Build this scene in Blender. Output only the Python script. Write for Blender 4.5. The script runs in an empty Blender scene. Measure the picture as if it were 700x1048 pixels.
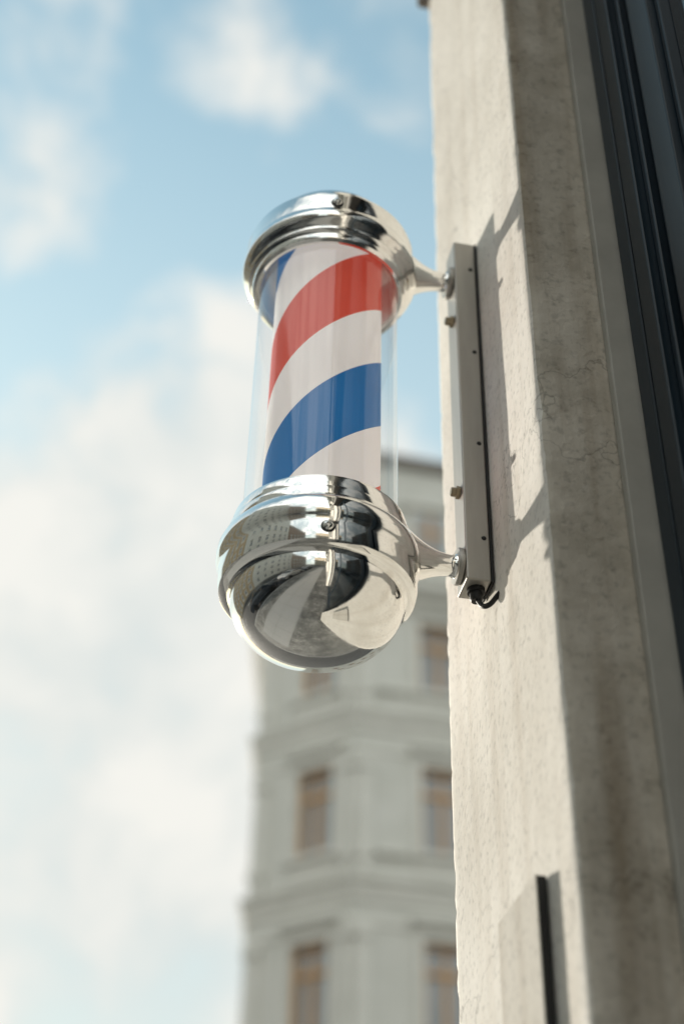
import bpy, math, random
from mathutils import Vector, Matrix, noise
random.seed(4)
scene = bpy.context.scene
scene.view_settings.view_transform = 'Standard'
scene.view_settings.look = 'None'
scene.view_settings.exposure = 0

# ------------------------------------------------------------ materials
def newmat(name):
    m = bpy.data.materials.new(name); m.use_nodes = True
    nt = m.node_tree
    return m, nt, nt.nodes, nt.links, nt.nodes['Principled BSDF']

def ramp(n, stops, interp='LINEAR'):
    r = n.new('ShaderNodeValToRGB'); r.color_ramp.interpolation = interp
    el = r.color_ramp.elements
    while len(el) > 1: el.remove(el[-1])
    for i, (p, c) in enumerate(stops):
        e = el[0] if i == 0 else el.new(p)
        e.position = p
        e.color = (c[0], c[1], c[2], 1) if hasattr(c, '__len__') else (c, c, c, 1)
    return r

def surf(name, c1, c2, scale=8, rough=0.8, bump=0.2, bscale=60, bdist=0.003, metallic=0.0, stretch=(1, 1, 1), spec=0.3):
    m, nt, n, l, p = newmat(name)
    tc = n.new('ShaderNodeTexCoord'); mp = n.new('ShaderNodeMapping'); mp.inputs['Scale'].default_value = stretch
    l.new(tc.outputs['Object'], mp.inputs[0])
    a = n.new('ShaderNodeTexNoise'); a.inputs['Scale'].default_value = scale; a.inputs['Detail'].default_value = 8
    a.inputs['Roughness'].default_value = 0.65
    l.new(mp.outputs[0], a.inputs[0])
    r = ramp(n, [(0.3, c1), (0.7, c2)]); l.new(a.outputs[0], r.inputs[0]); l.new(r.outputs[0], p.inputs['Base Color'])
    b = n.new('ShaderNodeTexNoise'); b.inputs['Scale'].default_value = bscale; b.inputs['Detail'].default_value = 6
    l.new(tc.outputs['Object'], b.inputs[0])
    bp = n.new('ShaderNodeBump'); bp.inputs['Strength'].default_value = bump; bp.inputs['Distance'].default_value = bdist
    l.new(b.outputs[0], bp.inputs['Height']); l.new(bp.outputs[0], p.inputs['Normal'])
    p.inputs['Roughness'].default_value = rough; p.inputs['Metallic'].default_value = metallic
    p.inputs['Specular IOR Level'].default_value = spec
    return m

def plaster(name, base, dark, stain_amt=0.5, bumpd=0.003, bstr=.3, crack=.3):
    m, nt, n, l, p = newmat(name)
    tc = n.new('ShaderNodeTexCoord')
    a = n.new('ShaderNodeTexNoise'); a.inputs['Scale'].default_value = 5; a.inputs['Detail'].default_value = 9; a.inputs['Roughness'].default_value = .66
    l.new(tc.outputs['Object'], a.inputs[0])
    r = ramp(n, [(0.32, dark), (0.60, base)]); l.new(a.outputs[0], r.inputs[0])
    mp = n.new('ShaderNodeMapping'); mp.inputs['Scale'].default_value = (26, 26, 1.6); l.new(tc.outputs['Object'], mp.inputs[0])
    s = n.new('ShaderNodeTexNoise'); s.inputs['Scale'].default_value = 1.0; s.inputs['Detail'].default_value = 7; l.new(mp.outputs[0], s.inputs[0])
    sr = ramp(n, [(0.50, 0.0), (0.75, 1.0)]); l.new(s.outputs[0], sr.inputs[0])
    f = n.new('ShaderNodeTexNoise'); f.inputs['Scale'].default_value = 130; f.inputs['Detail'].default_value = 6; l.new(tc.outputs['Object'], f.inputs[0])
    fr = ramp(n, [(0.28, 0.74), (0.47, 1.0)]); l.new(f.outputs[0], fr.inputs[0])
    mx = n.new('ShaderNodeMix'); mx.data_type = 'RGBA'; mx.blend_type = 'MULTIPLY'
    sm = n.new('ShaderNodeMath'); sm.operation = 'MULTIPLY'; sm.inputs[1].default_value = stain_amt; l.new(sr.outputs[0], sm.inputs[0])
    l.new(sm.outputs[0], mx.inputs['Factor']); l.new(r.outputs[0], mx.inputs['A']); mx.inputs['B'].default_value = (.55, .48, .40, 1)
    m2 = n.new('ShaderNodeMix'); m2.data_type = 'RGBA'; m2.blend_type = 'MULTIPLY'; m2.inputs['Factor'].default_value = 1
    l.new(mx.outputs['Result'], m2.inputs['A']); l.new(fr.outputs[0], m2.inputs['B'])
    wn = n.new('ShaderNodeTexNoise'); wn.inputs['Scale'].default_value = 9; wn.inputs['Detail'].default_value = 5; l.new(tc.outputs['Object'], wn.inputs[0])
    wa = n.new('ShaderNodeMix'); wa.data_type = 'RGBA'; wa.blend_type = 'ADD'; wa.inputs['Factor'].default_value = .35
    l.new(tc.outputs['Object'], wa.inputs['A']); l.new(wn.outputs['Color'], wa.inputs['B'])
    v = n.new('ShaderNodeTexVoronoi'); v.feature = 'DISTANCE_TO_EDGE'; v.inputs['Scale'].default_value = 1.7; l.new(wa.outputs['Result'], v.inputs['Vector'])
    vr = ramp(n, [(0.0, 0.3), (0.004, 1.0)]); l.new(v.outputs['Distance'], vr.inputs[0])
    m3 = n.new('ShaderNodeMix'); m3.data_type = 'RGBA'; m3.blend_type = 'MULTIPLY'; m3.inputs['Factor'].default_value = crack
    l.new(m2.outputs['Result'], m3.inputs['A']); l.new(vr.outputs[0], m3.inputs['B'])
    l.new(m3.outputs['Result'], p.inputs['Base Color'])
    bn = n.new('ShaderNodeTexNoise'); bn.inputs['Scale'].default_value = 38; bn.inputs['Detail'].default_value = 9; bn.inputs['Roughness'].default_value = .58
    l.new(tc.outputs['Object'], bn.inputs[0])
    bp = n.new('ShaderNodeBump'); bp.inputs['Strength'].default_value = bstr; bp.inputs['Distance'].default_value = bumpd
    l.new(bn.outputs[0], bp.inputs['Height']); l.new(bp.outputs[0], p.inputs['Normal'])
    p.inputs['Roughness'].default_value = .9; p.inputs['Specular IOR Level'].default_value = .2
    return m

M_wall = plaster('wall_plaster', (.84, .81, .75), (.70, .665, .60), .35, .003, .38, .5)
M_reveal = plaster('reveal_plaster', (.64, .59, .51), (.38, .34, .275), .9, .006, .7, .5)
M_facade = surf('grey_stucco', (.53, .53, .485), (.61, .605, .565), 1.2, .9, .2, 14, .02)
M_trim = surf('pale_stucco_trim', (.58, .575, .53), (.67, .66, .615), 2, .85, .15, 14, .01)
M_oldroof = surf('roof_sheet', (.20, .18, .16), (.27, .245, .22), 2, .6, .1, 10, .01)
M_brickA = surf('ochre_stucco', (.40, .31, .20), (.48, .38, .26), .8, .9, .2, 10, .02)
M_brickB = surf('brown_stucco', (.26, .20, .16), (.32, .26, .21), .8, .9, .2, 10, .02)
M_wood = surf('window_wood_ochre', (.50, .28, .11), (.60, .36, .16), 6, .5, .1, 40, .002)
M_white = surf('window_white_paint', (.70, .69, .66), (.78, .77, .74), 6, .4, .05, 40, .002)
M_darkpaint = surf('blue_black_paint', (.008, .017, .026), (.018, .034, .050), 9, .34, .15, 30, .001, stretch=(1, 1, .2), spec=.28)
M_casing = surf('grey_paint', (.36, .345, .31), (.46, .445, .40), 10, .6, .2, 50, .001)
M_asphalt = surf('asphalt', (.045, .045, .047), (.07, .068, .066), 1.5, .85, .5, 120, .01)
M_kerb = surf('granite_kerb', (.26, .25, .24), (.36, .35, .33), 20, .8, .3, 80, .004)
M_paint = surf('road_paint', (.65, .65, .62), (.78, .78, .75), 5, .7, .2, 60, .003)
M_plaque = plaster('plaque_paint', (.66, .63, .57), (.54, .51, .45), .4, .001, .3, 0)
M_rubber = surf('black_rubber', (.012, .012, .012), (.02, .02, .02), 10, .5, .1, 60, .001)
M_steel = surf('galvanised_steel', (.33, .315, .285), (.42, .40, .365), 30, .45, .12, 90, .0006, .6, (1, 1, .15), .5)
M_bolt = surf('brass_bolt', (.30, .25, .17), (.42, .35, .25), 30, .4, .1, 90, .0004, .9)
M_ground = surf('ground_earth', (.10, .095, .085), (.15, .14, .125), .05, .95, .2, 3, .05)
M_carpaint = surf('car_paint_dark', (.03, .035, .045), (.035, .04, .05), 3, .2, .02, 60, .0005, spec=.7)
M_carpaint2 = surf('car_paint_silver', (.38, .39, .40), (.42, .43, .44), 3, .25, .02, 60, .0005, .4, spec=.6)

def cobbles():
    m, nt, n, l, p = newmat('small_cobbles')
    tc = n.new('ShaderNodeTexCoord'); v = n.new('ShaderNodeTexVoronoi'); v.inputs['Scale'].default_value = 7; l.new(tc.outputs['Object'], v.inputs['Vector'])
    e = n.new('ShaderNodeTexVoronoi'); e.feature = 'DISTANCE_TO_EDGE'; e.inputs['Scale'].default_value = 7; l.new(tc.outputs['Object'], e.inputs['Vector'])
    s = n.new('ShaderNodeSeparateColor'); l.new(v.outputs['Color'], s.inputs[0])
    r = ramp(n, [(0, (.15, .143, .13)), (.6, (.20, .19, .172)), (1, (.25, .237, .215))]); l.new(s.outputs[0], r.inputs[0])
    er = ramp(n, [(.02, .5), (.07, 1)]); l.new(e.outputs['Distance'], er.inputs[0])
    mx = n.new('ShaderNodeMix'); mx.data_type = 'RGBA'; mx.blend_type = 'MULTIPLY'; mx.inputs['Factor'].default_value = 1
    l.new(r.outputs[0], mx.inputs['A']); l.new(er.outputs[0], mx.inputs['B'])
    big = n.new('ShaderNodeTexNoise'); big.inputs['Scale'].default_value = 1.6; big.inputs['Detail'].default_value = 5; l.new(tc.outputs['Object'], big.inputs[0])
    br = ramp(n, [(.35, .5), (.65, 1.15)]); l.new(big.outputs[0], br.inputs[0])
    m4 = n.new('ShaderNodeMix'); m4.data_type = 'RGBA'; m4.blend_type = 'MULTIPLY'; m4.inputs['Factor'].default_value = 1
    l.new(mx.outputs['Result'], m4.inputs['A']); l.new(br.outputs[0], m4.inputs['B']); l.new(m4.outputs['Result'], p.inputs['Base Color'])
    bp = n.new('ShaderNodeBump'); bp.inputs['Strength'].default_value = .5; bp.inputs['Distance'].default_value = .006; l.new(er.outputs[0], bp.inputs['Height']); l.new(bp.outputs[0], p.inputs['Normal'])
    p.inputs['Roughness'].default_value = .75
    return m
M_pave = cobbles()

def glassy(name, col, rough=.04):
    m, nt, n, l, p = newmat(name)
    p.inputs['Base Color'].default_value = (*col, 1); p.inputs['Roughness'].default_value = rough
    p.inputs['Specular IOR Level'].default_value = .9
    tc = n.new('ShaderNodeTexCoord'); b = n.new('ShaderNodeTexNoise'); b.inputs['Scale'].default_value = 1.3
    l.new(tc.outputs['Object'], b.inputs[0]); bp = n.new('ShaderNodeBump'); bp.inputs['Strength'].default_value = .1; bp.inputs['Distance'].default_value = .02
    l.new(b.outputs[0], bp.inputs['Height']); l.new(bp.outputs[0], p.inputs['Normal'])
    return m
M_pane = glassy('window_pane', (.20, .22, .23))
M_shop = glassy('shop_pane', (.012, .02, .026), .03)

def chrome():
    m, nt, n, l, p = newmat('polished_chrome')
    p.inputs['Metallic'].default_value = 1; p.inputs['Base Color'].default_value = (.94, .93, .90, 1)
    tc = n.new('ShaderNodeTexCoord'); a = n.new('ShaderNodeTexNoise'); a.inputs['Scale'].default_value = 22; a.inputs['Detail'].default_value = 8
    l.new(tc.outputs['Object'], a.inputs[0]); r = ramp(n, [(.35, .045), (.75, .16)]); l.new(a.outputs[0], r.inputs[0]); l.new(r.outputs[0], p.inputs['Roughness'])
    b = n.new('ShaderNodeTexNoise'); b.inputs['Scale'].default_value = 14; b.inputs['Detail'].default_value = 2; l.new(tc.outputs['Object'], b.inputs[0])
    bp = n.new('ShaderNodeBump'); bp.inputs['Strength'].default_value = .25; bp.inputs['Distance'].default_value = .0018
    l.new(b.outputs[0], bp.inputs['Height']); l.new(bp.outputs[0], p.inputs['Normal'])
    return m
M_chrome = chrome()

def acrylic():
    m, nt, n, l, p = newmat('clear_acrylic')
    n.remove(p); out = n['Material Output']
    t = n.new('ShaderNodeBsdfTransparent'); t.inputs[0].default_value = (.985, .99, .988, 1)
    g = n.new('ShaderNodeBsdfGlossy'); g.inputs['Roughness'].default_value = .04; g.inputs[0].default_value = (1, 1, 1, 1)
    f = n.new('ShaderNodeLayerWeight'); f.inputs[0].default_value = .5
    pw = n.new('ShaderNodeMath'); pw.operation = 'POWER'; pw.inputs[1].default_value = 4.0; l.new(f.outputs['Facing'], pw.inputs[0])
    ma = n.new('ShaderNodeMath'); ma.operation = 'MULTIPLY_ADD'; ma.inputs[1].default_value = .6; ma.inputs[2].default_value = .06; l.new(pw.outputs[0], ma.inputs[0])
    x = n.new('ShaderNodeMixShader'); l.new(ma.outputs[0], x.inputs[0]); l.new(t.outputs[0], x.inputs[1]); l.new(g.outputs[0], x.inputs[2])
    l.new(x.outputs[0], out.inputs[0])
    return m
M_acryl = acrylic()

AX, AY = 0.200, 1.240
def stripes():
    m, nt, n, l, p = newmat('self_lit_striped_sleeve')
    tc = n.new('ShaderNodeTexCoord'); s = n.new('ShaderNodeSeparateXYZ'); l.new(tc.outputs['Object'], s.inputs[0])
    def M(op, a, b=None, v=None):
        k = n.new('ShaderNodeMath'); k.operation = op
        l.new(a, k.inputs[0])
        if b is not None: l.new(b, k.inputs[1])
        if v is not None: k.inputs[1].default_value = v
        return k.outputs[0]
    at = M('ARCTAN2', s.outputs['Y'], s.outputs['X'])
    PP = .383
    ph = M('MULTIPLY', M('ADD', at, v=math.radians(99)), v=1 / (2 * math.pi))
    zz = M('MULTIPLY', M('SUBTRACT', s.outputs['Z'], v=2.808), v=1 / PP)
    fr = M('FRACT', M('ADD', M('SUBTRACT', zz, ph), v=4.0))
    red, wh, bl = (.66, .085, .050), (.86, .845, .79), (.014, .155, .40)
    r = ramp(n, [(0, red), (.262, wh), (.5, bl), (.762, wh)], 'CONSTANT'); l.new(fr, r.inputs[0])
    nz = n.new('ShaderNodeTexNoise'); nz.inputs['Scale'].default_value = 14; nz.inputs['Detail'].default_value = 6; l.new(tc.outputs['Object'], nz.inputs[0])
    nr = ramp(n, [(.3, .92), (.7, 1.0)]); l.new(nz.outputs[0], nr.inputs[0])
    mx = n.new('ShaderNodeMix'); mx.data_type = 'RGBA'; mx.blend_type = 'MULTIPLY'; mx.inputs['Factor'].default_value = 1
    l.new(r.outputs[0], mx.inputs['A']); l.new(nr.outputs[0], mx.inputs['B']); l.new(mx.outputs['Result'], p.inputs['Base Color'])
    p.inputs['Roughness'].default_value = .5
    l.new(mx.outputs['Result'], p.inputs['Emission Color']); p.inputs['Emission Strength'].default_value = .44  # stripe colours emit: glow added to the sleeve in place of an inner lamp
    tr = n.new('ShaderNodeBsdfTranslucent'); l.new(mx.outputs['Result'], tr.inputs[0])
    ms = n.new('ShaderNodeMixShader'); ms.inputs[0].default_value = .25
    l.new(p.outputs[0], ms.inputs[1]); l.new(tr.outputs[0], ms.inputs[2]); l.new(ms.outputs[0], n['Material Output'].inputs[0])
    return m
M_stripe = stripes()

# ------------------------------------------------------------ mesh helpers
def empty(name, loc=(0, 0, 0)):
    e = bpy.data.objects.new(name, None); e.location = loc; e.empty_display_size = .1
    scene.collection.objects.link(e); return e

class MB:
    def __init__(s): s.v = []; s.f = []
    def quad(s, *p):
        i = len(s.v); s.v += [tuple(q) for q in p]; s.f.append(tuple(range(i, i + len(p))))
    def hexa(s, p):
        i = len(s.v); s.v += [tuple(q) for q in p]
        for f in ((3, 2, 1, 0), (4, 5, 6, 7), (0, 1, 5, 4), (1, 2, 6, 5), (2, 3, 7, 6), (3, 0, 4, 7)):
            s.f.append(tuple(i + k for k in f))
    def box(s, x0, x1, y0, y1, z0, z1):
        s.hexa([(x0, y0, z0), (x1, y0, z0), (x1, y1, z0), (x0, y1, z0), (x0, y0, z1), (x1, y0, z1), (x1, y1, z1), (x0, y1, z1)])
    def build(s, name, mat, parent=None, smooth=False, bevel=0, segs=2):
        me = bpy.data.meshes.new(name); me.from_pydata(s.v, [], s.f); me.update()
        if mat: me.materials.append(mat)
        if smooth: me.polygons.foreach_set('use_smooth', [True] * len(me.polygons))
        o = bpy.data.objects.new(name, me); scene.collection.objects.link(o)
        if parent: o.parent = parent; o.matrix_parent_inverse = Matrix.Translation(-Vector(parent.location))
        if bevel:
            b = o.modifiers.new('bevel', 'BEVEL'); b.width = bevel; b.segments = segs; b.limit_method = 'ANGLE'
        return o

def boxo(name, mat, parent, *a, bevel=0):
    m = MB(); m.box(*a); return m.build(name, mat, parent, bevel=bevel)

def lathe(name, prof, origin, axis, mat, parent, segs=96, sharp=35):
    m = MB(); A = Vector(axis).normalized()
    u = Vector((1, 0, 0)) if abs(A.x) < .5 else Vector((0, 1, 0))
    u = (u - A * u.dot(A)).normalized(); w = A.cross(u)
    O = Vector(origin)
    for r, h in prof:
        for k in range(segs):
            t = 2 * math.pi * k / segs
            m.v.append(tuple(O + A * h + (u * math.cos(t) + w * math.sin(t)) * max(r, 1e-5)))
    for i in range(len(prof) - 1):
        for k in range(segs):
            k2 = (k + 1) % segs
            m.f.append((i * segs + k, i * segs + k2, (i + 1) * segs + k2, (i + 1) * segs + k))
    o = m.build(name, mat, parent, smooth=True)
    o.data.set_sharp_from_angle(angle=math.radians(sharp))
    return o

def smoothprof(pts, n=5):
    out = []
    for i in range(len(pts) - 1):
        p0 = pts[max(i - 1, 0)]; p1 = pts[i]; p2 = pts[i + 1]; p3 = pts[min(i + 2, len(pts) - 1)]
        for k in range(n):
            t = k / n
            out.append(tuple(.5 * ((2 * b) + (-a + c) * t + (2 * a - 5 * b + 4 * c - d) * t * t + (-a + 3 * b - 3 * c + d) * t ** 3) for a, b, c, d in zip(p0, p1, p2, p3)))
    out.append(pts[-1]); return out

# ------------------------------------------------------------ facade tools
def seg(a, b):
    a = Vector(a); b = Vector(b); d = (b - a); L = d.length; d /= L
    n = Vector((d.y, -d.x)); return a, d, n, L
def P(a, d, n, s, z, o): q = a + d * s + n * o; return (q.x, q.y, z)
def obox(m, a, d, n, s0, s1, z0, z1, o0, o1):
    m.hexa([P(a, d, n, s0, z0, o1), P(a, d, n, s1, z0, o1), P(a, d, n, s1, z0, o0), P(a, d, n, s0, z0, o0),
            P(a, d, n, s0, z1, o1), P(a, d, n, s1, z1, o1), P(a, d, n, s1, z1, o0), P(a, d, n, s0, z1, o0)])
def facade(W, G, F, T, A, B, z0, z1, wins, depth=.22, trim=True, hood=True):
    a, d, n, L = seg(A, B)
    ss = sorted({0, L, *[w[0] for w in wins], *[w[1] for w in wins]}); zs = sorted({z0, z1, *[w[2] for w in wins], *[w[3] for w in wins]})
    for i in range(len(ss) - 1):
        for j in range(len(zs) - 1):
            cs = (ss[i] + ss[i + 1]) / 2; cz = (zs[j] + zs[j + 1]) / 2
            if any(w[0] < cs < w[1] and w[2] < cz < w[3] for w in wins): continue
            W.quad(P(a, d, n, ss[i], zs[j], 0), P(a, d, n, ss[i + 1], zs[j], 0), P(a, d, n, ss[i + 1], zs[j + 1], 0), P(a, d, n, ss[i], zs[j + 1], 0))
    for (s0, s1, a0, a1) in wins:
        k = depth
        W.quad(P(a, d, n, s0, a0, 0), P(a, d, n, s0, a1, 0), P(a, d, n, s0, a1, -k), P(a, d, n, s0, a0, -k))
        W.quad(P(a, d, n, s1, a0, 0), P(a, d, n, s1, a1, 0), P(a, d, n, s1, a1, -k), P(a, d, n, s1, a0, -k))
        W.quad(P(a, d, n, s0, a0, 0), P(a, d, n, s1, a0, 0), P(a, d, n, s1, a0, -k), P(a, d, n, s0, a0, -k))
        W.quad(P(a, d, n, s0, a1, 0), P(a, d, n, s1, a1, 0), P(a, d, n, s1, a1, -k), P(a, d, n, s0, a1, -k))
        G.quad(P(a, d, n, s0, a0, -k), P(a, d, n, s1, a0, -k), P(a, d, n, s1, a1, -k), P(a, d, n, s0, a1, -k))
        t = .09; o0, o1 = -k + .002, -k + .07
        obox(F, a, d, n, s0 + .002, s0 + t, a0 + .002, a1 - .002, o0, o1); obox(F, a, d, n, s1 - t, s1 - .002, a0 + .002, a1 - .002, o0, o1)
        obox(F, a, d, n, s0 + t, s1 - t, a0 + .002, a0 + t, o0, o1); obox(F, a, d, n, s0 + t, s1 - t, a1 - t, a1 - .002, o0, o1)
        zt = a0 + (a1 - a0) * .68; cm = (s0 + s1) / 2
        obox(F, a, d, n, s0 + t, s1 - t, zt, zt + t, o0, o1 + .01)
        obox(F, a, d, n, cm - .045, cm + .045, a0 + t, zt, o0, o1 - .004); obox(F, a, d, n, cm - .035, cm + .035, zt + t, a1 - t, o0, o1 - .004)
        if trim:
            w = .17
            obox(T, a, d, n, s0 - w, s0, a0, a1, .002, .07); obox(T, a, d, n, s1, s1 + w, a0, a1, .002, .07)
            obox(T, a, d, n, s0 - w, s1 + w, a1, a1 + w, .002, .075)
            obox(T, a, d, n, s0 - w - .08, s1 + w + .08, a0 - .14, a0, .002, .18)
            obox(T, a, d, n, s0 - w, s1 + w, a0 - .55, a0 - .14, .002, .05)
            if hood:
                obox(T, a, d, n, s0 - w - .05, s1 + w + .05, a1 + w + .12, a1 + w + .20, .002, .14)
                obox(T, a, d, n, s0 - w - .12, s1 + w + .12, a1 + w + .20, a1 + w + .30, .002, .20)

def sweep(m, pts, prof):
    pts = [Vector(p) for p in pts]; N = []
    for i in range(len(pts) - 1):
        d = (pts[i + 1] - pts[i]).normalized(); N.append(Vector((d.y, -d.x)))
    rows = []
    for i, p in enumerate(pts):
        if i == 0: mv = N[0]
        elif i == len(pts) - 1: mv = N[-1]
        else:
            mv = (N[i - 1] + N[i]); mv = mv / (mv.dot(N[i]))
        rows.append([(p.x + mv.x * o, p.y + mv.y * o, z) for o, z in prof])
    for i in range(len(rows) - 1):
        for j in range(len(prof) - 1):
            m.quad(rows[i][j], rows[i + 1][j], rows[i + 1][j + 1], rows[i][j + 1])
    return rows

# ------------------------------------------------------------ camera
th = math.radians(38); rho = math.radians(1.39); az = math.radians(10.5)
h = Vector((math.sin(az), math.cos(az), 0)); r0 = Vector((math.cos(az), -math.sin(az), 0)); Z = Vector((0, 0, 1))
F_ = h * math.cos(th) + Z * math.sin(th); U0 = -h * math.sin(th) + Z * math.cos(th)
R_ = r0 * math.cos(rho) + U0 * math.sin(rho); U_ = U0 * math.cos(rho) - r0 * math.sin(rho)
cam = bpy.data.cameras.new('camera'); co = bpy.data.objects.new('camera', cam); scene.collection.objects.link(co)
mat = Matrix.Identity(4)
for i in range(3): mat[i][0] = R_[i]; mat[i][1] = U_[i]; mat[i][2] = -F_[i]
mat[2][3] = 1.6
co.matrix_world = mat
cam.sensor_fit = 'VERTICAL'; cam.sensor_height = 36; cam.sensor_width = 24; cam.lens = 50
cam.shift_x = -.0045
cam.clip_start = .02; cam.clip_end = 3000
cam.dof.use_dof = True; cam.dof.focus_distance = 1.55; cam.dof.aperture_fstop = 2.3
scene.camera = co

# ------------------------------------------------------------ barber pole
pole = empty('barber_pole', (AX, AY, 2.74))
O = (AX, AY, 0)
dome_b = [(.0935 * math.cos(t), 2.457 - .066 * math.sin(t)) for t in [math.radians(a) for a in range(0, 91, 4)]] + [(0, 2.391)]
bot = [(.0870, 2.552), (.0885, 2.5565), (.0925, 2.5575), (.0965, 2.555), (.0975, 2.551), (.0975, 2.541), (.0995, 2.5385), (.1015, 2.537), (.1020, 2.534), (.1020, 2.527),
       (.1045, 2.5235), (.1085, 2.519), (.1108, 2.513), (.1115, 2.505), (.1108, 2.498), (.1090, 2.4935), (.1078, 2.491), (.1075, 2.486), (.1072, 2.470), (.1055, 2.4645), (.1015, 2.4615), (.0965, 2.4605), (.0945, 2.4585)]
lathe('lower_cap', bot + dome_b, O, (0, 0, 1), M_chrome, pole, 128, 30)
dome_t = [(.094 * math.cos(t), 3.006 + .062 * math.sin(t)) for t in [math.radians(a) for a in range(0, 91, 4)]] + [(0, 3.068)]
top = [(.0870, 2.932), (.0885, 2.9275), (.0925, 2.9265), (.0965, 2.929), (.0975, 2.932), (.0975, 2.937), (.0995, 2.9395), (.1020, 2.941), (.1020, 2.945), (.1045, 2.948),
       (.1085, 2.951), (.1108, 2.955), (.1115, 2.960), (.1110, 2.965), (.1092, 2.968), (.1080, 2.970), (.1078, 2.974), (.1075, 2.996), (.1058, 3.002), (.1015, 3.005), (.0965, 3.0055)]
lathe('upper_cap', top + dome_t, O, (0, 0, 1), M_chrome, pole, 128, 30)
lathe('clear_tube', [(.0868, 2.535), (.0868, 2.95)], O, (0, 0, 1), M_acryl, pole, 128)
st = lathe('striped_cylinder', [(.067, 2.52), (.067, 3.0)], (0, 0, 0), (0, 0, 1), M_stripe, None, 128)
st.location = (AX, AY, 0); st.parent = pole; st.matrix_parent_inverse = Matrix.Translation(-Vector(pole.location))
lathe('lower_inner_plate', [(.0835, 2.528), (.0835, 2.536), (.06, 2.538), (0, 2.538)], O, (0, 0, 1), M_white, pole)
lathe('upper_cap_liner', [(.0880, 2.9310), (.0862, 2.9305), (.0858, 2.934), (.0858, 3.0005), (.0, 3.0005)], O, (0, 0, 1), M_white, pole)
def screw(name, z, r, ang):
    dx, dy = math.sin(ang), -math.cos(ang)
    o = (AX + dx * r, AY + dy * r, z)
    lathe(name, [(.0060, -.002), (.0062, .0008), (.0056, .0012), (.0054, .0030), (.0042, .0045), (.0024, .0052), (.0022, .0034), (0, .0034)], o, (dx, dy, 0), M_chrome, pole, 32)
    lathe(name + '_washer', [(.0076, -.001), (.0076, .0006), (.0070, .0011), (.0055, .0011)], o, (dx, dy, 0), M_rubber, pole, 32)
for k, a in enumerate((-.08, 2.0, -2.2)):
    screw('lower_cap_screw_%d' % (k + 1), 2.479, .1072, a); screw('upper_cap_screw_%d' % (k + 1), 2.981, .1076, a - .02)
def arm(name, z):
    pr = [(.040, .086), (.0345, .096), (.0275, .106), (.0205, .118), (.0155, .130), (.0128, .142), (.0125, .150), (.0150, .157)]
    lathe(name, smoothprof(pr, 5), (AX, AY, z), (1, 0, 0), M_chrome, pole, 64, 60)
    lathe(name + '_flange', [(.010, .154), (.0205, .1545), (.0215, .156), (.0215, .160), (.020, .1610), (.010, .1610)], (AX, AY, z), (1, 0, 0), M_steel, pole, 48)
    lathe(name + '_nut', [(.013, .1500), (.0135, .151), (.0135, .155)], (AX, AY, z), (1, 0, 0), M_chrome, pole, 6)
arm('lower_arm', 2.530); arm('upper_arm', 2.988)
WX = .394
ch = MB(); ch.box(.3615, .3895, 1.221, 1.261, 2.502, 3.050); ch.build('wall_channel', M_steel, pole, bevel=.0018)
fl = MB(); fl.box(.3898, .3925, 1.2205, 1.262, 2.501, 3.051); fl.build('channel_gasket', M_rubber, pole, bevel=.0006)
for i, z in enumerate((2.633, 2.913)):
    lathe('channel_bolt_%d' % (i + 1), [(0, -.011), (.0048, -.011), (.0056, -.0095), (.0056, -.005), (.0078, -.0048), (.0078, -.0005)], (.3615, 1.236, z), (1, 0, 0), M_bolt, pole, 6)
for i, z in enumerate((2.56, 2.70, 2.85, 3.0)):
    lathe('side_rivet_%d' % (i + 1), [(0, .0016), (.002, .0014), (.003, 0)], (.383, 1.221, z), (0, -1, 0), M_rubber, pole, 16)
lathe('cable_gland', [(.0001, -.016), (.006, -.016), (.0075, -.013), (.0075, -.006), (.0100, -.0055), (.0100, .001)], (.377, 1.240, 2.502), (0, 0, 1), M_rubber, pole, 24)
cu = bpy.data.curves.new('power_cable', 'CURVE'); cu.dimensions = '3D'; cu.bevel_depth = .0030; cu.bevel_resolution = 4
sp = cu.splines.new('BEZIER'); pts = [(.377, 1.240, 2.49), (.384, 1.226, 2.472), (.3955, 1.212, 2.482)]
sp.bezier_points.add(2)
for b, p in zip(sp.bezier_points, pts): b.co = p; b.handle_left_type = b.handle_right_type = 'AUTO'
cb = bpy.data.objects.new('power_cable', cu); scene.collection.objects.link(cb); cu.materials.append(M_rubber)
cb.parent = pole; cb.matrix_parent_inverse = Matrix.Translation(-Vector(pole.location))

# ------------------------------------------------------------ wall plaque (painted over with the wall)
pq = empty('wall_plaque', (.388, 1.175, 1.93))
m = MB(); m.box(.3835, .3925, 1.119, 1.234, 1.74, 2.118); m.build('backing_box', M_rubber, pq, bevel=.001)
m = MB(); m.box(.3820, .3833, 1.1185, 1.2345, 1.7395, 2.1185); m.build('face_plate', M_plaque, pq, bevel=.0005)

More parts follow.
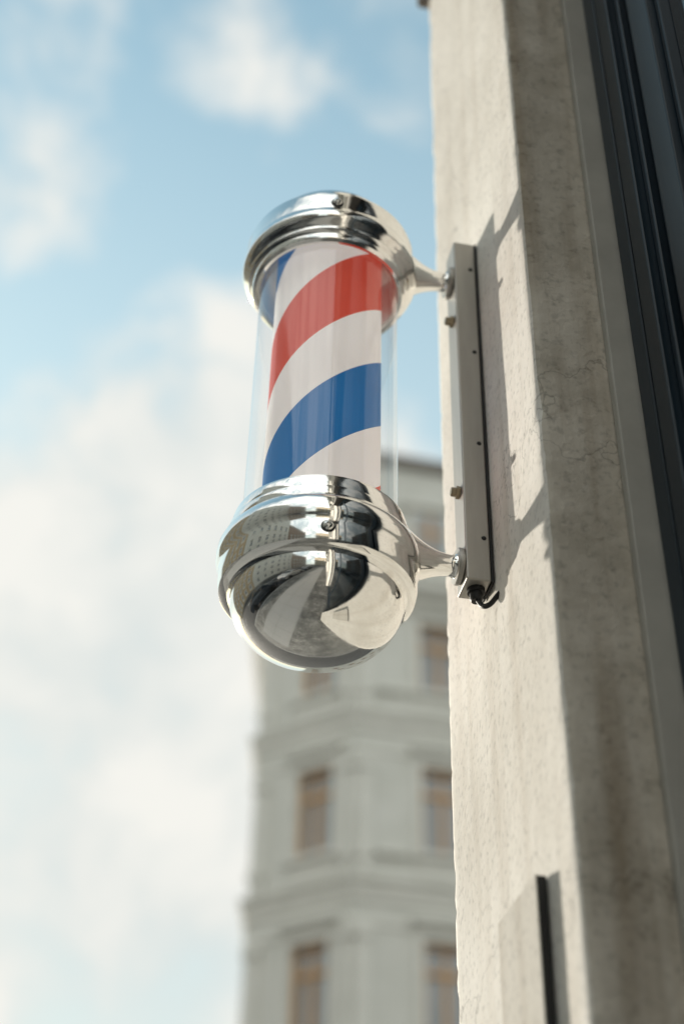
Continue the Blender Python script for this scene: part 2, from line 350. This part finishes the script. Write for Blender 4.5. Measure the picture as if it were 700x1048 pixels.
# ------------------------------------------------------------ shop building (ours)
shop = empty('shop_building', (5, -5, 0))
def rough_pier(name, path, z0, z1, dz, mats, matidx):
    pts = []
    for i in range(len(path) - 1):
        a = Vector(path[i]); b = Vector(path[i + 1]); L = (b - a).length; k = max(1, int(L / .009)); d = (b - a) / L; n = Vector((d.y, -d.x))
        for j in range(k + 1):
            t = j / k * L
            if j == 0 and i > 0: continue
            edge = min(t if i > 0 else 9, (L - t) if i < len(path) - 2 else 9)
            pts.append((a + d * t, n, edge, i, 1 if (j == k and i < len(path) - 2) else 0))
    nn = len(pts); V = []; nz = int((z1 - z0) / dz)
    for r in range(nz + 1):
        z = z0 + (z1 - z0) * r / nz
        for q, n, e, i, corner in pts:
            if corner:
                d2 = (Vector(path[i + 2]) - Vector(path[i + 1])).normalized(); n = (n + Vector((d2.y, -d2.x))).normalized()
            p3 = Vector((q.x, q.y, z))
            o = noise.noise(p3 * 4) * .0009 + noise.noise(p3 * 30) * .00035
            if e < .010:
                w = 1 - e / .010
                c = max(0, noise.noise(Vector((z * 18, q.x * 9, 3))) - .18) * .013 + max(0, noise.noise(Vector((z * 60, 1, q.y * 9))) - .15) * .006 + .0018
                o -= w * c
            V.append((q.x + n.x * o, q.y + n.y * o, z))
    Fc = []; MI = []
    for r in range(nz):
        for k in range(nn - 1):
            Fc.append((r * nn + k, r * nn + k + 1, (r + 1) * nn + k + 1, (r + 1) * nn + k)); MI.append(matidx[pts[k + 1][3]])
    me = bpy.data.meshes.new(name); me.from_pydata(V, [], Fc)
    for q in mats: me.materials.append(q)
    me.polygons.foreach_set('material_index', MI); me.polygons.foreach_set('use_smooth', [True] * len(Fc)); me.update()
    o = bpy.data.objects.new(name, me); scene.collection.objects.link(o); o.parent = shop; o.matrix_parent_inverse = Matrix.Translation(-Vector(shop.location))
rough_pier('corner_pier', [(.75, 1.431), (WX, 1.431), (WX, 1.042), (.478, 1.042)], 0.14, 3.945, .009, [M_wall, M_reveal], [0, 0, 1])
boxo('string_course', M_oldroof, shop, .376, .9, -12.0, 1.448, 3.947, 4.08, bevel=.006)
boxo('window_casing', M_casing, shop, .474, .60, 1.0285, 1.0405, .14, 3.944, bevel=.002)
jo = MB()
prof = [(.501, 1.0275, .998), (.514, .998, .986), (.497, .986, .955), (.508, .955, .944), (.518, .944, .918), (.505, .918, .872), (.516, .872, .862)]
for x, ya, yb in prof: jo.box(x, .58, yb, ya - .0004, .14, 3.944)
for z0, z1 in ((.14, .60), (3.78, 3.944)): jo.box(.519, .58, -1.2, .8615, z0, z1)
for y in (.1, -.55): jo.box(.521, .58, y, y + .07, .60, 3.78)
jo.box(.503, .58, -1.26, -1.2, .14, 3.944)
jo.build('shop_window_frame', M_darkpaint, shop, bevel=.002)
boxo('shop_window_glass', M_shop, shop, .530, .545, -1.2, .8610, .60, 3.78)
W, G, Fm, T = MB(), MB(), MB(), MB()
facade(W, G, Fm, T, (WX, -1.262), (WX, -12.0), .14, 3.946, [(1, 3, .9, 3.3), (4, 5.2, .2, 3.3), (6.2, 8.6, .9, 3.3)], .2, False)
up = []
for f in range(4):
    for k in range(5): up.append((1.0 + k * 2.6, 2.2 + k * 2.6, 5.0 + f * 3.6, 7.0 + f * 3.6))
facade(W, G, Fm, T, (WX, 1.431), (WX, -12.0), 4.081, 18.6, up, .2, True)
facade(W, G, Fm, T, (12.0, 1.431), (WX, 1.431), 4.081, 18.6, [(2 + k * 2.6, 3.2 + k * 2.6, 5.0 + f * 3.6, 7.0 + f * 3.6) for f in range(4) for k in range(3)], .2, True)
facade(W, G, Fm, T, (12.0, 1.430), (.75, 1.430), .14, 3.946, [(3, 4.4, 1.1, 3.2), (6.5, 7.9, 1.1, 3.2)], .2, True)
W.quad((WX, -1.262, .14), (.60, -1.262, .14), (.60, -1.262, 3.946), (WX, -1.262, 3.946))
W.quad((WX, -12, .14), (12, -12, .14), (12, -12, 18.6), (WX, -12, 18.6))
W.build('upper_walls', M_wall, shop); G.build('panes', M_pane, shop); Fm.build('window_frames', M_white, shop); T.build('trim', M_trim, shop)
boxo('roof', M_oldroof, shop, .1, 12.2, -12.1, 1.7, 18.602, 19.1)

# ------------------------------------------------------------ corner apartment building in the distance
apt = empty('apartment_building', (9, 34, 0))
P1 = Vector((3.66, 30.96)); P0 = Vector((5.73, 29.0)); P2 = P1 + Vector((.2, .98)) * 11; PB = P0 + Vector((1, .04)) * 16
W, G, Fm, T = MB(), MB(), MB(), MB()
rows = [(2.85, 5.0), (6.9, 9.0), (11.05, 13.25), (15.25, 17.45), (19.45, 21.45)]
facade(W, G, Fm, T, P1, P0, .14, 22.0, [(1.26, 2.26, a, b) for a, b in rows], .2)
facade(W, G, Fm, T, P0, PB, .14, 22.0, [(1.57 + k * 2.75, 2.65 + k * 2.75, a, b) for a, b in rows for k in range(5)], .2)
facade(W, G, Fm, T, P2, P1, .14, 22.0, [(1.6 + k * 2.9, 2.7 + k * 2.9, a, b) for a, b in rows for k in range(3)], .2)
line = [P2, P1, P0, PB]
for zc in (5.75, 9.95, 14.0, 18.2):
    sweep(T, line, [(0, zc), (.06, zc + .03), (.07, zc + .22), (.12, zc + .28), (.12, zc + .36), (.19, zc + .44), (.20, zc + .54), (0, zc + .60)])
    sweep(T, line, [(.002, zc - .55), (.04, zc - .54), (.04, zc - .44), (.002, zc - .42)])
sweep(T, line, [(.002, 21.75), (.10, 21.8), (.14, 22.0), (.34, 22.15), (.46, 22.3), (.48, 22.5), (.40, 22.56), (-.25, 22.66)])
for A_, B_, spans in ((P1, P0, [(.06, .44), (2.56, 2.82)]), (P0, PB, [(.05, .36), (3.32, 3.60)])):
    a, d, n, L = seg(A_, B_)
    for zc in (10.60, 14.64, 18.84):
        top_ = zc + 2.85
        for s0, s1 in spans:
            obox(T, a, d, n, s0, s1, zc, top_, .003, .09)
            obox(T, a, d, n, s0 - .04, s1 + .04, top_ - .28, top_ - .12, .003, .14)
            obox(T, a, d, n, s0 - .05, s1 + .05, zc + .35, zc + .52, .003, .13)
a, d, n, L = seg(P0, PB)
for zc in (11.05, 15.25, 19.45):
    obox(T, a, d, n, .45, 1.18, zc - .14, zc, .003, .15)
W.build('stucco_walls', M_facade, apt); G.build('panes', M_pane, apt); Fm.build('window_frames', M_wood, apt); T.build('cornices_and_trim', M_trim, apt)
A2 = MB()
sweep(A2, line, [(-.25, 22.66), (-.25, 26.7)]); A2.build('attic_storey', M_facade, apt)
A3 = MB()
rr = sweep(A3, line, [(-.248, 26.65), (-.05, 26.72), (-.02, 26.95), (-.30, 27.0), (-1.5, 28.1)])
A3.quad(*[r[-1] for r in rr], (rr[-1][-1][0], 42, 28.1)); A3.build('roof', M_oldroof, apt)
A4, A5, A6 = MB(), MB(), MB()
for A_, B_, ws in ((P1, P0, [1.2]), (P0, PB, [1.3, 4.05, 6.8, 9.5])):
    a, d, n, L = seg(A_, B_)
    for s in ws:
        obox(A4, a, d, n, s, s + 1.3, 23.1, 25.2, -.248, -.12); obox(A4, a, d, n, s - .15, s + 1.45, 25.2, 25.4, -.248, .02)
        obox(A5, a, d, n, s + .22, s + 1.08, 23.4, 25.0, -.119, -.10); obox(A6, a, d, n, s + .61, s + .69, 23.4, 25.0, -.099, -.07)
        obox(A6, a, d, n, s + .22, s + 1.08, 24.4, 24.5, -.099, -.075)
A4.build('dormer_surrounds', M_trim, apt); A5.build('dormer_panes', M_pane, apt); A6.build('dormer_frames', M_wood, apt)

# ------------------------------------------------------------ rest of the street (seen in the chrome)
def block(name, x0, x1, y0, y1, H, mat):
    e = empty(name, ((x0 + x1) / 2, (y0 + y1) / 2, 0)); W, G, Fm, T = MB(), MB(), MB(), MB()
    c = [(x0, y1), (x0, y0), (x1, y0), (x1, y1)]
    for i in range(4):
        A_, B_ = c[i], c[(i + 1) % 4]; L = (Vector(B_) - Vector(A_)).length; w = []
        nW = int((L - 1) / 2.8)
        for k in range(nW):
            s = 1.2 + k * (L - 1.2) / nW
            for f in range(int((H - 1.5) / 3.7)): w.append((s, s + 1.15, 1.2 + f * 3.7, 3.2 + f * 3.7))
        facade(W, G, Fm, T, A_, B_, .14, H, w, .2, True, False)
    line = [Vector(q) for q in c] + [Vector(c[0])]
    sweep(T, line, [(.002, H - .5), (.3, H - .3), (.4, H), (-.5, H + .1)])
    R = MB(); R.quad(*[(q[0], q[1], H + .05) for q in c]); R.build('roof', M_oldroof, e)
    W.build('walls', mat, e); G.build('panes', M_pane, e); Fm.build('window_frames', M_white, e); T.build('trim', M_trim, e)
block('stucco_house', -28, -16, 3, 22, 17, M_brickA)
block('stucco_house', -28, -16, -17, 2.9, 19, M_facade)
block('stucco_house', -28, -16, -36, -17.1, 16, M_brickB)
block('stucco_house', .4, 12, -30, -12.1, 16, M_brickB)
block('stucco_house', -12, 9, -64, -50, 18, M_brickA)

def car(x, y, mat):
    e = empty('parked_car', (x, y, 0))
    side = [(-2.15, .35), (-2.2, .62), (-2.1, .88), (-1.45, .96), (-.75, 1.40), (.55, 1.44), (1.35, 1.02), (2.0, .90), (2.2, .70), (2.18, .35)]
    m = MB(); k = len(side)
    for wd, sc in ((-.78, .93), (-.88, 1), (.88, 1), (.78, .93)):
        for (a, b) in side:
            inset = .16 if b > 1.1 else 0
            s = -1 if wd < 0 else 1
            m.v.append((x + wd - s * inset, y + a * (1 if sc == 1 else .98), .35 + (b - .35) * (1 if sc == 1 else .97)))
    for r in range(3):
        for i in range(k): m.f.append((r * k + i, r * k + (i + 1) % k, (r + 1) * k + (i + 1) % k, (r + 1) * k + i))
    m.f.append(tuple(range(k))[::-1]); m.f.append(tuple(3 * k + i for i in range(k)))
    m.build('body', mat, e, bevel=.04, segs=3)
    g = MB()
    for s in (-1, 1): g.quad((x + s * .735, y - 1.15, 1.0), (x + s * .735, y + 1.05, 1.0), (x + s * .70, y + .5, 1.36), (x + s * .70, y - .7, 1.36))
    g.quad((x - .62, y + .62, 1.42), (x + .62, y + .62, 1.42), (x + .68, y + 1.28, 1.085), (x - .68, y + 1.28, 1.085))
    g.quad((x - .62, y - .80, 1.385), (x + .62, y - .80, 1.385), (x + .68, y - 1.38, 1.02), (x - .68, y - 1.38, 1.02))
    g.build('windows', M_shop, e)
    for i, (sx_, sy_) in enumerate(((-1, -1.35), (1, -1.35), (-1, 1.35), (1, 1.35))):
        lathe('wheel_%d' % (i + 1), [(0, -.1), (.2, -.1), (.31, -.09), (.33, -.06), (.33, .06), (.31, .09), (.2, .1), (0, .1)], (x + sx_ * .80, y + sy_, .334), (1, 0, 0), M_rubber, e, 32)
car(-4.3, 1.6, M_carpaint); car(-4.3, -3.8, M_carpaint2); car(-4.3, -9.0, M_carpaint)

# ------------------------------------------------------------ ground
g = MB(); g.quad((-600, -600, 0), (600, -600, 0), (600, 600, 0), (-600, 600, 0)); g.build('ground', M_ground)
g = MB(); g.quad((-12.5, -200, .004), (-3.2, -200, .004), (-3.2, 200, .004), (-12.5, 200, .004))
g.quad((-3.2, 5.2, .004), (60, 5.2, .004), (60, 24, .004), (-3.2, 24, .004)); g.build('road', M_asphalt)
g = MB(); y = -60
while y < 60: g.quad((-7.92, y, .008), (-7.78, y, .008), (-7.78, y + 3, .008), (-7.92, y + 3, .008)); y += 7
g.build('road_marking', M_paint)
def pave(x0, x1, y0, y1):
    e = empty('pavement', ((x0 + x1) / 2, (y0 + y1) / 2, 0))
    boxo('slab', M_pave, e, x0 + .15, x1, y0 + .15, y1 - .15, .004, .136)
    m = MB(); m.box(x0, x0 + .148, y0, y1, .004, .14); m.box(x0 + .15, x1, y0, y0 + .148, .004, .14); m.box(x0 + .15, x1, y1 - .148, y1, .004, .14)
    m.build('kerb', M_kerb, e, bevel=.01)
pave(-3.2, 12, -60, 5.2); pave(-3.2, 40, 24, 60); pave(-16, -12.5, -60, 60)
e = empty('granite_slab_walkway', (-1.2, -8, 0)); m = MB()
for i in range(30):
    for k in range(2): m.box(-2.0 + k * .81, -1.2 + k * .81, -20 + i * .81, -19.2 + i * .81, .1365, .1425)
m.build('slabs', M_kerb, e, bevel=.003)

# ------------------------------------------------------------ light
E = math.radians(13); Aa = math.radians(22.5)
sdir = Vector((-math.sin(Aa) * math.cos(E), math.cos(Aa) * math.cos(E), math.sin(E)))
sl = bpy.data.lights.new('sun', 'SUN'); sl.energy = 5; sl.angle = math.radians(1.2); sl.color = (1, .93, .82)
so = bpy.data.objects.new('sun', sl); scene.collection.objects.link(so); so.rotation_euler = sdir.to_track_quat('Z', 'Y').to_euler()

w = bpy.data.worlds.new('World'); scene.world = w; w.use_nodes = True
n = w.node_tree.nodes; l = w.node_tree.links; bg = n['Background']
sky = n.new('ShaderNodeTexSky'); sky.sky_type = 'NISHITA'; sky.sun_disc = False
sky.sun_elevation = E; sky.sun_rotation = -Aa; sky.air_density = 1.0; sky.dust_density = .6; sky.ozone_density = 1.0
S = .15
bg.inputs[1].default_value = S
tc = n.new('ShaderNodeTexCoord')
def vm(op, a, b=None):
    k = n.new('ShaderNodeVectorMath'); k.operation = op; l.new(a, k.inputs[0])
    if b is not None:
        if isinstance(b, tuple): k.inputs[1].default_value = b
        else: l.new(b, k.inputs[1])
    return k
def mt(op, a, b=None, c=None, clamp=False):
    k = n.new('ShaderNodeMath'); k.operation = op; k.use_clamp = clamp
    for i, q in enumerate((a, b, c)):
        if q is None: continue
        if isinstance(q, (int, float)): k.inputs[i].default_value = q
        else: l.new(q, k.inputs[i])
    return k.outputs[0]
def mixc(fac, a, b, blend='MIX'):
    mx = n.new('ShaderNodeMix'); mx.data_type = 'RGBA'; mx.blend_type = blend
    for s, q in (('Factor', fac), ('A', a), ('B', b)):
        if isinstance(q, (int, float)): mx.inputs[s].default_value = q
        elif isinstance(q, tuple): mx.inputs[s].default_value = (*q, 1)
        else: l.new(q, mx.inputs[s])
    return mx.outputs['Result']
nrm = vm('NORMALIZE', tc.outputs['Generated']).outputs[0]
nz = n.new('ShaderNodeTexNoise'); nz.inputs['Scale'].default_value = 10; nz.inputs['Detail'].default_value = 11; nz.inputs['Roughness'].default_value = .58; nz.inputs['Distortion'].default_value = .35
l.new(nrm, nz.inputs[0])
blobs = [((.050, .80, .60), 7.2, 1.25), ((.0, .84, .54), 7.5, 1.25), ((.05, .90, .43), 7.5, 1.15), ((-.10, .93, .36), 7, .95), ((-.10, .88, .46), 4, .7),
         ((-.099, .644, .759), 3.2, .80), ((.05, .535, .842), 4.4, .74), ((.119, .541, .833), 3.6, .70), ((-.10, .57, .82), 2.8, .72), ((-.02, .50, .86), 3.2, .62),
         ((-.8, -.3, .5), 24, 1.), ((.2, -.85, .5), 30, 1.), ((-.85, .35, .55), 16, .9), ((-.3, -.5, .80), 20, 1.), ((.6, -.3, .74), 14, .8)]
acc = None
for dv, rad, amp in blobs:
    dv = Vector(dv).normalized()
    dt = vm('DOT_PRODUCT', nrm, tuple(dv)).outputs['Value']
    c = math.cos(math.radians(rad * 1.5))
    q = mt('MULTIPLY', mt('POWER', mt('DIVIDE', mt('SUBTRACT', dt, c), 1 - c, clamp=True), .6), amp)
    acc = q if acc is None else mt('MAXIMUM', acc, q)
val = mt('ADD', acc, mt('MULTIPLY', mt('SUBTRACT', nz.outputs[0], .5), 1.9))
cr = n.new('ShaderNodeMapRange'); cr.interpolation_type = 'SMOOTHSTEP'; cr.inputs[1].default_value = .36; cr.inputs[2].default_value = 1.05; l.new(val, cr.inputs[0])
sx = n.new('ShaderNodeSeparateXYZ'); l.new(nrm, sx.inputs[0])
hz = n.new('ShaderNodeMapRange'); hz.inputs[1].default_value = .86; hz.inputs[2].default_value = .40; hz.inputs[3].default_value = .06; hz.inputs[4].default_value = .92; l.new(sx.outputs['Z'], hz.inputs[0])
bluesky = mixc(1.0, sky.outputs[0], (2.15, 2.40, 1.95), 'MULTIPLY')
hazy = mixc(hz.outputs[0], bluesky, (.67 / S, .745 / S, .745 / S))
cc = ramp(n, [(.33, (.74 / S, .78 / S, .76 / S)), (.60, (.93 / S, .915 / S, .86 / S))]); l.new(nz.outputs[0], cc.inputs[0])
bk = n.new('ShaderNodeMapRange'); bk.inputs[1].default_value = .2; bk.inputs[2].default_value = -.5; bk.inputs[3].default_value = 1.0; bk.inputs[4].default_value = 1.9; l.new(sx.outputs['Y'], bk.inputs[0])
ccb = vm('SCALE', cc.outputs[0]); l.new(bk.outputs[0], ccb.inputs['Scale'])
fin = mixc(mt('MULTIPLY', cr.outputs[0], .95), hazy, ccb.outputs[0])
l.new(fin, bg.inputs[0])
